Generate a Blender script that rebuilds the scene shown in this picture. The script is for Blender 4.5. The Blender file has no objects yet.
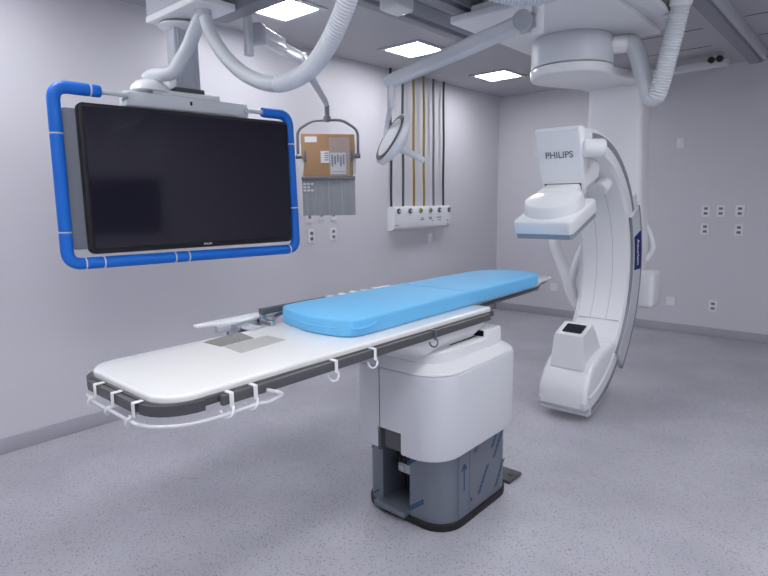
import bpy, bmesh, math, random
from mathutils import Matrix, Vector
random.seed(7)
V = Vector
R = math.radians
PI = math.pi
scn = bpy.context.scene
COL = scn.collection

# ---------------------------------------------------------------- materials
def mat(name, col, rough=.5, metal=0.0, coat=0.0, spec=.5, alpha=1.0, trans=0.0, bump=None, mottle=0.0):
    m = bpy.data.materials.new(name); m.use_nodes = True
    nt = m.node_tree; b = nt.nodes['Principled BSDF']
    b.inputs['Base Color'].default_value = (*col, 1)
    b.inputs['Roughness'].default_value = rough
    b.inputs['Metallic'].default_value = metal
    b.inputs['Coat Weight'].default_value = coat
    b.inputs['Coat Roughness'].default_value = .04
    b.inputs['Specular IOR Level'].default_value = spec
    b.inputs['Alpha'].default_value = alpha
    b.inputs['Transmission Weight'].default_value = trans
    tc = nt.nodes.new('ShaderNodeTexCoord')
    if mottle:
        n = nt.nodes.new('ShaderNodeTexNoise'); n.inputs['Scale'].default_value = 6; n.inputs['Detail'].default_value = 4
        nt.links.new(tc.outputs['Object'], n.inputs['Vector'])
        mx = nt.nodes.new('ShaderNodeMix'); mx.data_type = 'RGBA'
        mx.inputs['A'].default_value = (*[c * (1 - mottle) for c in col], 1)
        mx.inputs['B'].default_value = (*[min(1, c * (1 + mottle)) for c in col], 1)
        nt.links.new(n.outputs['Fac'], mx.inputs['Factor']); nt.links.new(mx.outputs['Result'], b.inputs['Base Color'])
    if bump:
        n2 = nt.nodes.new('ShaderNodeTexNoise'); n2.inputs['Scale'].default_value = bump[0]
        nt.links.new(tc.outputs['Object'], n2.inputs['Vector'])
        bp = nt.nodes.new('ShaderNodeBump'); bp.inputs['Strength'].default_value = bump[1]; bp.inputs['Distance'].default_value = .01
        nt.links.new(n2.outputs['Fac'], bp.inputs['Height']); nt.links.new(bp.outputs['Normal'], b.inputs['Normal'])
    return m

def emit(name, col, s):
    m = bpy.data.materials.new(name); m.use_nodes = True
    nt = m.node_tree; nt.nodes.remove(nt.nodes['Principled BSDF'])
    e = nt.nodes.new('ShaderNodeEmission'); e.inputs['Color'].default_value = (*col, 1); e.inputs['Strength'].default_value = s
    nt.links.new(e.outputs['Emission'], nt.nodes['Material Output'].inputs['Surface'])
    return m

def floor_mat():
    m = mat('speckled_vinyl', (.38, .38, .43), rough=.42)
    nt = m.node_tree; b = nt.nodes['Principled BSDF']
    tc = nt.nodes.new('ShaderNodeTexCoord')
    n1 = nt.nodes.new('ShaderNodeTexNoise'); n1.inputs['Scale'].default_value = 1.6; n1.inputs['Detail'].default_value = 5
    v = nt.nodes.new('ShaderNodeTexVoronoi'); v.inputs['Scale'].default_value = 110
    v2 = nt.nodes.new('ShaderNodeTexVoronoi'); v2.inputs['Scale'].default_value = 95
    for k in (n1, v, v2): nt.links.new(tc.outputs['Object'], k.inputs['Vector'])
    r1 = nt.nodes.new('ShaderNodeValToRGB')
    r1.color_ramp.elements[0].position = .3; r1.color_ramp.elements[0].color = (.44, .435, .49, 1)
    r1.color_ramp.elements[1].position = .7; r1.color_ramp.elements[1].color = (.58, .575, .63, 1)
    nt.links.new(n1.outputs['Fac'], r1.inputs['Fac'])
    def chips(vn, lo, hi, col, prev):
        sep = nt.nodes.new('ShaderNodeSeparateColor'); nt.links.new(vn.outputs['Color'], sep.inputs['Color'])
        mr = nt.nodes.new('ShaderNodeMapRange'); mr.inputs['From Min'].default_value = lo; mr.inputs['From Max'].default_value = hi
        nt.links.new(sep.outputs['Red'], mr.inputs['Value'])
        d = nt.nodes.new('ShaderNodeMapRange'); d.inputs['From Min'].default_value = .42; d.inputs['From Max'].default_value = .30
        nt.links.new(vn.outputs['Distance'], d.inputs['Value'])
        mu = nt.nodes.new('ShaderNodeMath'); mu.operation = 'MULTIPLY'
        nt.links.new(mr.outputs['Result'], mu.inputs[0]); nt.links.new(d.outputs['Result'], mu.inputs[1])
        mx = nt.nodes.new('ShaderNodeMix'); mx.data_type = 'RGBA'
        nt.links.new(mu.outputs['Value'], mx.inputs['Factor']); nt.links.new(prev, mx.inputs['A'])
        mx.inputs['B'].default_value = col
        return mx.outputs['Result']
    o = chips(v, .60, .72, (.24, .235, .28, 1), r1.outputs['Color'])
    o = chips(v2, .78, .9, (.55, .55, .61, 1), o)
    nt.links.new(o, b.inputs['Base Color'])
    rn = nt.nodes.new('ShaderNodeMapRange'); rn.inputs['To Min'].default_value = .32; rn.inputs['To Max'].default_value = .5
    nt.links.new(n1.outputs['Fac'], rn.inputs['Value']); nt.links.new(rn.outputs['Result'], b.inputs['Roughness'])
    return m

M = {
 'floor': floor_mat(),
 'wall': mat('wall_paint', (.72, .71, .76), rough=.42, bump=(60, .03), mottle=.01),
 'ceiling': mat('ceiling_paint', (.52, .52, .55), rough=.75),
 'base': mat('baseboard_vinyl', (.44, .435, .49), rough=.5),
 'white': mat('white_enamel', (.88, .895, .91), rough=.32, coat=.25),
 'offwhite': mat('white_plastic', (.72, .74, .78), rough=.4),
 'ltgrey': mat('light_grey_metal', (.50, .52, .57), rough=.4),
 'midgrey': mat('mid_grey_metal', (.27, .28, .32), rough=.45),
 'dark': mat('charcoal_plastic', (.075, .078, .085), rough=.45),
 'darkrail': mat('dark_grey_anodised_rail', (.12, .122, .128), rough=.42, metal=.3),
 'black': mat('black_rubber', (.012, .012, .014), rough=.5),
 'steel': mat('brushed_steel', (.55, .57, .60), rough=.28, metal=1.0),
 'chrome': mat('satin_chrome', (.72, .74, .78), rough=.2, metal=1.0),
 'film': mat('steel_under_blue_film', (.23, .255, .30), rough=.36, metal=.55, mottle=.04),
 'filmprint': mat('blue_film_print', (.018, .085, .18), rough=.4),
 'foam': mat('blue_foam', (.004, .175, .74), rough=.5, bump=(180, .05)),
 'screen': mat('display_glass', (.018, .017, .029), rough=.07, coat=.15, spec=.4),
 'top': mat('white_tabletop_laminate', (.875, .875, .86), rough=.22, coat=.35),
 'mattress': mat('blue_vinyl', (.17, .56, .93), rough=.48, bump=(9, .05)),
 'cardboard': mat('brown_cardboard', (.42, .25, .13), rough=.8, mottle=.06),
 'curtain': mat('grey_lead_vinyl', (.34, .36, .37), rough=.32, bump=(14, .35)),
 'paper': mat('white_paper', (.80, .81, .84), rough=.7),
 'ink': mat('dark_ink', (.10, .11, .14), rough=.6),
 'clear': mat('clear_plastic_sleeve', (.75, .75, .77), rough=.15, alpha=.22),
 'tubeclear': mat('clear_plastic_tube', (.80, .81, .84), rough=.25, alpha=.75),
 'yellow': mat('yellow_hose', (.30, .205, .03), rough=.5),
 'green': mat('dark_green_hose', (.05, .085, .085), rough=.5),
 'greyhose': mat('grey_hose', (.15, .155, .17), rough=.5),
 'blackhose': mat('black_hose', (.028, .03, .036), rough=.5),
 'ports': mat('dark_socket', (.06, .07, .08), rough=.4),
 'yport': mat('yellow_green_socket', (.33, .34, .05), rough=.4),
 'navy': mat('navy_label', (.004, .012, .17), rough=.5, spec=.15),
 'silver': mat('silver_trim', (.74, .76, .80), rough=.3, metal=.25),
 'logo': mat('grey_blue_lettering', (.16, .20, .26), rough=.5),
 'detgrey': mat('grey_detector_edge', (.30, .35, .41), rough=.4),
 'hose': mat('ribbed_white_hose', (.66, .69, .73), rough=.42),
 'tubegrey': mat('grey_steel_tube', (.20, .21, .23), rough=.35, metal=.6),
 'glass': mat('dark_control_window', (.01, .012, .02), rough=.04, coat=.5),
 'patch': mat('grey_translucent_patch', (.30, .31, .28), rough=.3, alpha=.42),
 'patchpale': mat('pale_translucent_patch', (.45, .46, .42), rough=.3, alpha=.2),
 'light': emit('led_panel', (.95, .96, 1.0), 20.0),
}

# ---------------------------------------------------------------- mesh helpers
class MB:
    def __init__(self): self.bm = bmesh.new(); self.mats = []; self.mi = 0
    def use(self, m):
        if m not in self.mats: self.mats.append(m)
        self.mi = self.mats.index(m); return self
    def _tag(self, faces):
        for f in faces: f.material_index = self.mi; f.smooth = True
    def loft(self, rings, closed=False, caps=True):
        bm = self.bm; rr = [[bm.verts.new(p) for p in r] for r in rings]; fs = []
        n = len(rr[0]); k = len(rr)
        for i in range(k if closed else k - 1):
            a, b = rr[i], rr[(i + 1) % k]
            for j in range(n):
                fs.append(bm.faces.new((a[j], a[(j + 1) % n], b[(j + 1) % n], b[j])))
        if caps and not closed:
            fs.append(bm.faces.new(list(reversed(rr[0])))); fs.append(bm.faces.new(rr[-1]))
        self._tag(fs); bmesh.ops.recalc_face_normals(bm, faces=fs); return self
    def box(self, x0, x1, y0, y1, z0, z1, r=0.0, T=None, seg=3):
        bm = self.bm
        g = bmesh.ops.create_cube(bm, size=1)
        vs = g['verts']
        for v in vs: v.co = V(((x0 + x1) / 2 + v.co.x * (x1 - x0), (y0 + y1) / 2 + v.co.y * (y1 - y0), (z0 + z1) / 2 + v.co.z * (z1 - z0)))
        fs = {f for v in vs for f in v.link_faces}; es = {e for v in vs for e in v.link_edges}
        if r > 0:
            r = min(r, .49 * min(abs(x1 - x0), abs(y1 - y0), abs(z1 - z0)))
            res = bmesh.ops.bevel(bm, geom=list(es), offset=r, segments=seg, profile=.5, affect='EDGES')
            vs = set(res['verts']) | {v for v in vs if v.is_valid}
            fs = {f for v in vs for f in v.link_faces}
        if T:
            for v in {v for f in fs for v in f.verts}: v.co = T @ v.co
        self._tag(fs); return self
    def prism(self, poly, z0, z1, T=None, bev=0.0, top=None, bot=None, seg=3):
        """poly: 2-D outline (x, y) extruded z0..z1, with rounded rims (inset) of size bev"""
        top = bev if top is None else top; bot = bev if bot is None else bot
        def inset(d):
            n = len(poly); out = []
            A = sum(poly[i][0] * poly[(i + 1) % n][1] - poly[(i + 1) % n][0] * poly[i][1] for i in range(n))
            s = 1 if A > 0 else -1
            for i in range(n):
                p0, p, p1 = V(poly[i - 1]), V(poly[i]), V(poly[(i + 1) % n])
                e0 = (p - p0).normalized(); e1 = (p1 - p).normalized()
                n0 = V((-e0.y, e0.x)) * s; n1 = V((-e1.y, e1.x)) * s
                m = n0 + n1; m = m / max(m.length_squared / 2, .3)
                out.append(p + m * d)
            return out
        rings = []
        def add(d, z): rings.append([V((q[0], q[1], z)) for q in (inset(d) if d else poly)])
        if bot > 0:
            for k in range(seg + 1):
                a = k / seg * PI / 2; add(bot * (1 - math.sin(a)), z0 + bot * (1 - math.cos(a)))
        else: add(0, z0)
        if top > 0:
            for k in range(seg + 1):
                a = k / seg * PI / 2; add(top * (1 - math.cos(a)), z1 - top * (1 - math.sin(a)))
        else: add(0, z1)
        if T: rings = [[T @ p for p in r] for r in rings]
        return self.loft(rings)
    def tube(self, pts, r, seg=14, caps=True, closed=False):
        pts = [V(p) for p in pts]; n = len(pts); rings = []
        rad = r if callable(r) else (lambda i: r)
        t = [(pts[(i + 1) % n] - pts[i - 1]).normalized() if closed else (pts[min(i + 1, n - 1)] - pts[max(i - 1, 0)]).normalized() for i in range(n)]
        u = t[0].orthogonal().normalized()
        for i in range(n):
            u = (u - t[i] * u.dot(t[i])).normalized(); w = t[i].cross(u)
            rings.append([pts[i] + (u * math.cos(2 * PI * j / seg) + w * math.sin(2 * PI * j / seg)) * rad(i) for j in range(seg)])
        return self.loft(rings, closed=closed, caps=caps)
    def cyl(self, p0, p1, r0, r1=None, seg=28, bev=0.0):
        p0, p1 = V(p0), V(p1); r1 = r0 if r1 is None else r1
        L = (p1 - p0).length
        if bev <= 0: prof = [(r0, 0), (r1, L)]
        else:
            prof = [(r0 - bev * (1 - math.sin(a)), bev * (1 - math.cos(a))) for a in (0, .5, 1.0, PI / 2)]
            prof += [(r1 - bev * (1 - math.cos(a)), L - bev * (1 - math.sin(a))) for a in (0, .5, 1.0, PI / 2)]
        return self.lathe(prof, p0, p1 - p0, seg)
    def lathe(self, prof, org, axis, seg=32, sx=1.0, sy=1.0, xdir=None):
        a = V(axis).normalized(); u = V(xdir) if xdir else a.orthogonal()
        u = (u - a * u.dot(a)).normalized(); w = a.cross(u); org = V(org)
        rings = [[org + a * h + (u * sx * math.cos(2 * PI * j / seg) + w * sy * math.sin(2 * PI * j / seg)) * max(r, 1e-4) for j in range(seg)] for r, h in prof]
        return self.loft(rings)
    def arc(self, poly, cy, cz, th0, th1, n, x0=0.0):
        """outline (x, r) swept round an axis along x"""
        rings = []
        for i in range(n + 1):
            th = R(th0 + (th1 - th0) * i / n)
            rings.append([V((x0 + x, cy + r * math.cos(th), cz + r * math.sin(th))) for x, r in poly])
        return self.loft(rings)
    def quad(self, *pts):
        f = self.bm.faces.new([self.bm.verts.new(p) for p in pts]); self._tag([f]); return self
    def shift(self, T):
        for v in self.bm.verts: v.co = T @ v.co
        return self

def rrect(x0, x1, y0, y1, r, seg=6):
    """rounded rectangle; r = one radius or four (x0y0, x1y0, x1y1, x0y1)"""
    rs = r if isinstance(r, (list, tuple)) else [r] * 4
    out = []
    for (cx, cy, sx, sy, a0), q in zip(((x0, y0, 1, 1, 180), (x1, y0, -1, 1, 270), (x1, y1, -1, -1, 0), (x0, y1, 1, -1, 90)), rs):
        if q <= 0: out.append((cx, cy)); continue
        for k in range(seg + 1):
            a = R(a0 + 90 * k / seg); out.append((cx + sx * q + q * math.cos(a), cy + sy * q + q * math.sin(a)))
    return out

def spline(pts, n=10, closed=False):
    P = [V(p) for p in pts]; out = []; k = len(P)
    g = (lambda i: P[i % k]) if closed else (lambda i: P[0] * 2 - P[1] if i < 0 else (P[-1] * 2 - P[-2] if i >= k else P[i]))
    for i in range(k if closed else k - 1):
        a, b, c, d = g(i - 1), g(i), g(i + 1), g(i + 2)
        for j in range(n):
            t = j / n
            out.append(.5 * ((2 * b) + (c - a) * t + (2 * a - 5 * b + 4 * c - d) * t * t + (3 * b - a - 3 * c + d) * t ** 3))
    if not closed: out.append(P[-1])
    return out

def fillet(pts, r, n=6, closed=False):
    P = [V(p) for p in pts]; k = len(P); out = []
    for i in range(k):
        if not closed and i in (0, k - 1): out.append(P[i]); continue
        a, b, c = P[i - 1], P[i], P[(i + 1) % k]
        d0 = (a - b); d1 = (c - b); q = min(r, d0.length * .49, d1.length * .49)
        s, e = b + d0.normalized() * q, b + d1.normalized() * q
        for j in range(n + 1):
            t = j / n; out.append(s * (1 - t) ** 2 + b * 2 * t * (1 - t) + e * t * t)
    return out

def resample(pts, step):
    pts = [V(p) for p in pts]; L = [0]
    for a, b in zip(pts, pts[1:]): L.append(L[-1] + (b - a).length)
    n = max(2, int(L[-1] / step)); out = []; j = 0
    for i in range(n + 1):
        s = L[-1] * i / n
        while j < len(L) - 2 and L[j + 1] < s: j += 1
        t = (s - L[j]) / max(L[j + 1] - L[j], 1e-9); out.append(pts[j].lerp(pts[j + 1], t))
    return out

WORLD = {}
def put(name, mb, m, parent=None, local=False, angle=38):
    me = bpy.data.meshes.new(name)
    mb.bm.to_mesh(me); mb.bm.free()
    for k in (mb.mats or [m]): me.materials.append(M[k])
    try: me.set_sharp_from_angle(angle=R(angle))
    except Exception: pass
    o = bpy.data.objects.new(name, me); COL.objects.link(o)
    if parent:
        o.parent = parent; W = WORLD[parent.name]; WORLD[o.name] = W
        if not local: me.transform(W.inverted())
    else: WORLD[o.name] = Matrix.Identity(4)
    return o

def tag(o, label, cat, group=None):
    o['label'] = label; o['category'] = cat
    if group: o['group'] = group
    return o

def thing(name, label, cat, loc=(0, 0, 0), rot=0.0, group=None):
    o = bpy.data.objects.new(name, None); COL.objects.link(o)
    o.empty_display_size = .1
    o.location = loc; o.rotation_euler = (0, 0, rot)
    WORLD[o.name] = Matrix.Translation(loc) @ Matrix.Rotation(rot, 4, 'Z')
    return tag(o, label, cat, group)

def solo(name, mb, m, label, cat, group=None, base=None, **kw):
    """a thing that is one mesh, its origin moved to base"""
    o = put(name, mb, m, **kw)
    if base is not None:
        o.data.transform(Matrix.Translation(-V(base))); o.location = base; WORLD[o.name] = Matrix.Translation(base)
    return tag(o, label, cat, group)

def struct(name, mb, m, parent=None):
    o = put(name, mb, m, parent)
    if not parent: o['kind'] = 'structure'
    return o

def dup(root, loc, label, rot=None, group=None):
    r = root.copy(); COL.objects.link(r); r.location = loc
    if rot is not None: r.rotation_euler = (0, 0, rot)
    r['label'] = label
    if group: r['group'] = group
    WORLD[r.name] = Matrix.Translation(loc) @ Matrix.Rotation(r.rotation_euler.z, 4, 'Z')
    for ch in list(root.children):
        c = ch.copy(); COL.objects.link(c); c.parent = r
        for g in list(ch.children):
            d = g.copy(); COL.objects.link(d); d.parent = c
    return r

def text_part(name, body, size, T, m, parent, depth=.0008):
    cu = bpy.data.curves.new(name, 'FONT'); cu.body = body; cu.size = size; cu.extrude = depth
    cu.align_x = 'CENTER'; cu.align_y = 'CENTER'; cu.offset = size * .012
    t = bpy.data.objects.new(name, cu); COL.objects.link(t)
    dg = bpy.context.evaluated_depsgraph_get()
    me = bpy.data.meshes.new_from_object(t.evaluated_get(dg))
    bpy.data.objects.remove(t); bpy.data.curves.remove(cu)
    me.name = name; me.materials.clear(); me.materials.append(M[m])
    me.transform(WORLD[parent.name].inverted() @ T)
    o = bpy.data.objects.new(name, me); COL.objects.link(o); o.parent = parent; WORLD[o.name] = WORLD[parent.name]
    return o

def frame_T(org, X, Y):
    X, Y = V(X).normalized(), V(Y).normalized(); Z = X.cross(Y)
    T = Matrix((X, Y, Z)).transposed().to_4x4(); T.translation = V(org); return T

# ---------------------------------------------------------------- camera
H = 2.9
CAM = V((3.9937, -6.9752, 1.5387)); YAW, PITCH, ROLL, F = .719548, .154421, -.012367, 559.95
cy_, sy_ = math.cos(YAW), math.sin(YAW)
fwd = V((-sy_ * math.cos(PITCH), cy_ * math.cos(PITCH), -math.sin(PITCH)))
rt = V((cy_, sy_, 0)); up = rt.cross(fwd)
r2 = rt * math.cos(ROLL) + up * math.sin(ROLL); u2 = -rt * math.sin(ROLL) + up * math.cos(ROLL)
cd = bpy.data.cameras.new('camera'); cam = bpy.data.objects.new('camera', cd); COL.objects.link(cam)
Tm = Matrix((r2, u2, -fwd)).transposed().to_4x4(); Tm.translation = CAM; cam.matrix_world = Tm
cd.sensor_fit = 'HORIZONTAL'; cd.sensor_width = 36; cd.lens = F / 768 * 36; cd.clip_start = .05
scn.camera = cam

# ---------------------------------------------------------------- setting
XR, YF = 6.4, -8.5
struct('floor', MB().box(-.12, XR + .12, YF - .12, .12, -.1, 0), 'floor')
struct('wall_left', MB().box(-.12, 0, YF - .12, .12, 0, H), 'wall')
struct('wall_back', MB().box(0, XR + .12, 0, .12, 0, H), 'wall')
struct('wall_front', MB().box(0, XR + .12, YF - .12, YF, 0, H), 'wall')
struct('baseboard_left', MB().box(0, .012, YF, 0, 0, .1, .004), 'base')
struct('baseboard_back', MB().box(.012, XR, -.012, 0, 0, .1, .004), 'base')
# right wall with the dark control-room window
wr = MB()
wy0, wy1, wz0, wz1 = -5.45, -4.12, 1.12, 1.9
for b in ((YF, wy0, 0, H), (wy1, 0, 0, H), (wy0, wy1, 0, wz0), (wy0, wy1, wz1, H)): wr.box(XR, XR + .12, *b)
struct('wall_right', wr, 'wall')
wf = MB()
for b in ((wy0 - .05, wy0, wz0 - .05, wz1 + .05), (wy1, wy1 + .05, wz0 - .05, wz1 + .05), (wy0, wy1, wz0 - .05, wz0), (wy0, wy1, wz1, wz1 + .05)): wf.box(XR - .02, XR, *b)
win = struct('window_1', wf, 'ltgrey')
put('window_pane', MB().box(XR + .04, XR + .06, wy0, wy1, wz0, wz1), 'glass', win)

PANELS = [(.68, y) for y in (-1.23, -2.74, -4.26)] + [(.68, -6.1)] + [(2.35, y) for y in (-6.5, -7.75)] + [(3.75, y) for y in (-3.5, -4.9, -6.3, -7.6)] + [(5.2, y) for y in (-4.2, -5.6, -7.0)]
LXS = sorted({p[0] for p in PANELS}); LYS = sorted({p[1] for p in PANELS})
S = .19; SF = .235
# ceiling with square holes for the recessed panels
xs = sorted({-.12, XR + .12} | {x + s * S for x in LXS for s in (-1, 1)}); ys = sorted({YF - .12, .12} | {y + s * S for y in LYS for s in (-1, 1)})
ce = MB()
for i in range(len(xs) - 1):
    for j in range(len(ys) - 1):
        mx_, my_ = (xs[i] + xs[i + 1]) / 2, (ys[j] + ys[j + 1]) / 2
        if any(abs(mx_ - x) < S - .01 and abs(my_ - y) < S - .01 for x, y in PANELS): continue
        ce.box(xs[i], xs[i + 1], ys[j], ys[j + 1], H, H + .1)
struct('ceiling', ce, 'ceiling')
seams = MB()
for x0, x1, y in ((2.0, 2.72, -.95), (2.0, 2.78, -1.6), (3.09, 3.28, -1.05), (3.09, 3.27, -1.72), (3.09, 3.27, -2.35)): seams.box(x0, x1, y - .006, y + .006, H - .003, H)
struct('trim_1', seams, 'dark')

fr = MB()
for b in ((-SF, SF, -SF, -S), (-SF, SF, S, SF), (-SF, -S, -S, S), (S, SF, -S, S)): fr.box(*b, -.012, 0, .003)
lab = {(0, 0): 'square ceiling light panel beside the gantry drum, close to the corner of the room',
       (0, 1): 'square ceiling light panel just above the arm of the small exam lamp',
       (0, 2): 'square ceiling light panel above the shield arm, between post and ribbed hose'}
lamp0 = None
for k, (x, y) in enumerate(PANELS):
    l = lab.get((0, k), 'square recessed ceiling light panel over the part of the room out of view')
    if lamp0 is None:
        lamp0 = thing('ceiling_light', l, 'ceiling light', (x, y, H), 0, 'square ceiling light panels')
        put('frame', fr, 'ltgrey', lamp0, local=True)
        put('diffuser', MB().box(-S, S, -S, S, -.004, .03), 'light', lamp0, local=True)
    else:
        dup(lamp0, (x, y, H), l)

# ---------------------------------------------------------------- ceiling rails
def rail(x, w, y0, y1, label, z0=2.78):
    t = thing('ceiling_rail', label, 'ceiling rail', (x, (y0 + y1) / 2, H), 0, 'ceiling rails')
    mb = MB().box(x - w / 2, x + w / 2, y0, y1, z0 + .03, H - .0005, .004)
    put('rail_body', mb, 'offwhite' if x > 2.5 else 'ltgrey', t)
    put('track_slot', MB().box(x - w * .32, x + w * .32, y0 + .01, y1 - .01, z0, z0 + .035, .004), 'midgrey', t)
    put('end_stop', MB().box(x - w * .42, x + w * .42, y1, y1 + .015, z0 + .015, H - .03, .003), 'ltgrey', t)
    put('end_bolt', MB().cyl((x, y1 + .1, H - .035), (x, y1 + .1, H - .0005), .03, bev=.004), 'dark', t)
rail(1.40, .13, -8.4, -2.95, 'grey ceiling rail running past the square light above the exam lamp')
rail(1.76, .12, -8.4, -3.42, 'dark grey ceiling rail ending just before the gantry carriage')
rail(3.0, .15, -8.4, -.45, 'long pale ceiling rail over the back wall sockets, beyond the gantry hose')
# buffer bar close to the back wall
t = thing('buffer_bar', 'thin white bar with two black buffers under the ceiling by back wall', 'ceiling bar', (2.3, -.6, 2.8))
put('bar', MB().box(1.5, 2.80, -.66, -.54, 2.77, 2.83, .012), 'offwhite', t)
for x in (1.6, 2.3): put('bracket', MB().box(x - .03, x + .03, -.63, -.57, 2.825, H - .0005), 'ltgrey', t)
for x in (2.665, 2.735): put('rubber_buffer', MB().cyl((x, -.7, 2.83), (x, -.6, 2.83), .029, bev=.008), 'black', t)

# ---------------------------------------------------------------- monitor bridge, mast and display
t = thing('ceiling_bridge', 'grey ceiling bridge beam with white lower edge, carrying the big display', 'ceiling bridge', (1.9, -5.2, H))
put('beam', MB().box(.86, 3.15, -5.17, -5.04, 2.66, 2.8, .006).box(.75, 1.35, -5.30, -5.285, 2.585, 2.88, .004).box(.75, .765, -5.29, -4.95, 2.60, 2.88, .004), 'ltgrey', t)
put('lower_plate', MB().box(.755, 1.30, -5.31, -5.08, 2.555, 2.59, .006), 'white', t)
put('side_rail', MB().box(1.06, 3.15, -5.08, -4.98, 2.56, 2.70, .006), 'midgrey', t)
for x in (1.40, 2.99): put('trolley', MB().box(x - .12, x + .12, -5.27, -4.99, 2.75, 2.785, .008), 'midgrey', t)
put('hose_clamp', MB().cyl((1.18, -5.205, 2.515), (1.18, -5.205, 2.56), .045, bev=.008), 'offwhite', t)

TVO = V((.979, -5.174, 1.665)); A = R(7); TVR = R(83)
# local axes: +x to the viewer's right along the display, -y towards the viewer
d = thing('wall_display', 'large black flat display in a blue foam padded frame', 'monitor', TVO, TVR)
W2, H2 = .617, .385
put('mast', MB().box(-.075, .07, .04, .15, .52, .86, .01).box(-.055, -.04, .034, .05, .55, .85, .003).box(.035, .05, .034, .05, .55, .85, .003), 'ltgrey', d, local=True)
put('turntable', MB().lathe([(.03, .885), (.105, .885), (.12, .88), (.128, .87), (.12, .862), (.06, .845), (.03, .84)], (0, .1, 0), (0, 0, 1)), 'white', d, local=True)
put('mast_foot', MB().box(-.09, .085, .025, .165, .495, .525, .006), 'dark', d, local=True)
b = put('mount_bar', MB().box(-.37, .36, .02, .12, .395, .475, .01).box(-.22, .18, .02, .14, .47, .50, .008), 'offwhite', d, local=True)
put('key_hole', MB().box(-.012, .0, .015, .03, .43, .45), 'black', b, local=True)
put('cable_dome', MB().lathe([(.0, 0), (.13, 0), (.125, .025), (.09, .055), (.04, .068), (0, .07)], (-.2, .1, .49), (0, 0, 1), sy=.8), 'white', d, local=True)
pan = put('rear_panel', MB().prism(rrect(-.69, .60, -.36, .36, .03), -.02, .02, T=Matrix.Translation((0, .06, 0)) @ Matrix.Rotation(R(90), 4, 'X'), bev=.004), 'midgrey', d, local=True)
hs = put('housing', MB().prism(rrect(-W2, W2, -H2, H2, .03), -.035, .02, T=Matrix.Rotation(R(90), 4, 'X'), bev=.01), 'black', d, local=True)
put('screen', MB().box(-W2 + .022, W2 - .022, .034, .037, -H2 + .03, H2 - .022, T=Matrix.Diagonal((1, -1, 1, 1))), 'screen', hs, local=True)
text_part('screen_lettering', 'PHILIPS', .016, WORLD[d.name] @ frame_T((.02, -.0365, -H2 + .02), (1, 0, 0), (0, 0, 1)), 'offwhite', hs)
# foam padded guard frame: white pipe, blue sleeves with thin pale joints
fy = .0
path = [(-.365, fy, .445), (-.715, fy, .452), (-.722, fy, -.43), (.655, fy, -.438), (.632, fy, .43), (.34, fy, .432)]
fp = fillet(path, .07, 8)
put('guard_pipe', MB().tube(fp, .0135).cyl((-.365, fy, .445), (-.365, .06, .43), .0135).cyl((.34, fy, .432), (.34, .06, .43), .0135), 'offwhite', d, local=True)
rp = resample(fp, .01)
L = len(rp)
def idx(pt):
    return min(range(L), key=lambda i: (rp[i] - V(pt)).length)
cuts = [idx((-.50, fy, .45)), idx((-.548, fy, .45)), idx((-.717, fy, .22)), idx((-.72, fy, -.27)), idx((-.64, fy, -.43)), idx((-.55, fy, -.43)), idx((-.17, fy, -.434)), idx((-.09, fy, -.434)), idx((.60, fy, -.438)), idx((.648, fy, -.16)), idx((.638, fy, .25)), idx((.44, fy, .43))]
for a, c in zip(cuts, cuts[1:]):
    seg = rp[a:c + 1]
    seg[0] = seg[0].lerp(seg[1], .12); seg[-1] = seg[-1].lerp(seg[-2], .12)
    put('foam_sleeve', MB().tube(seg, lambda i, n=len(seg): .031 if 0 < i < n - 1 else .028, seg=18), 'foam', d, local=True)

for c in cuts[1:-1]:
    put('joint_tape', MB().tube([rp[c].lerp(rp[c - 1], .35), rp[c].lerp(rp[c + 1], .35)], .0312, seg=18), 'offwhite', d, local=True)

def ribbed(pts, r, pitch, amp, seg=20, smooth=0.0):
    p = resample(spline(pts, 14), pitch / 4)
    return MB().tube(p, lambda i, n=len(p): r + (amp * (1, .3, -1, .3)[i % 4] if i > n * smooth else 0), seg=seg)
DI = WORLD[d.name]
dome = DI @ V((-.2, .1, .555))
solo('cable_hose', MB().tube(resample(spline([dome + V((.0, -.02, .0)), dome + V((.03, .0, .022)), (1.013, -5.315, 2.245), (1.058, -5.288, 2.30), (1.096, -5.25, 2.385), (1.131, -5.229, 2.461), (1.172, -5.21, 2.53)], 10), .012), .037, seg=20),
     'hose', 'short smooth white cable hose from the display bar up to the ceiling bridge', 'cable hose', base=(1.14, -5.18, 2.43))
solo('cable_hose', ribbed([(1.185, -5.2, 2.53), (1.267, -5.214, 2.413), (1.424, -5.24, 2.272), (1.647, -5.273, 2.141), (1.925, -5.316, 2.06), (2.139, -5.326, 2.081), (2.307, -5.366, 2.15), (2.415, -5.388, 2.24), (2.49, -5.4, 2.345), (2.56, -5.42, 2.52), (2.60, -5.44, 2.72), (2.62, -5.45, 2.895)], .036, .012, .002, smooth=.42),
     'hose', 'long ribbed grey hose sagging in a loop in front of the light', 'cable hose', base=(1.185, -5.2, 2.53))

# ---------------------------------------------------------------- lead shield on its jointed arm
t = thing('radiation_shield', 'hanging shield wrapped in brown cardboard with grey lead curtain below', 'radiation shield', (1.10, -4.86, H))
put('ceiling_post', MB().prism(rrect(1.08, 1.125, -4.885, -4.84, .01), 2.40, H - .0005, bev=.003), 'offwhite', t)
SC = V((.57, -3.74, 0)); rsh = Matrix.Translation((.57, -3.74, 0)) @ Matrix.Rotation(R(43), 4, 'Z') @ Matrix.Diagonal((.925, 1, 1, 1))
def sh(x, y, z): return rsh @ V((x, y, z))
e0, e1 = V((1.08, -4.78, 2.50)), V((.55, -4.06, 2.60))
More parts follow.
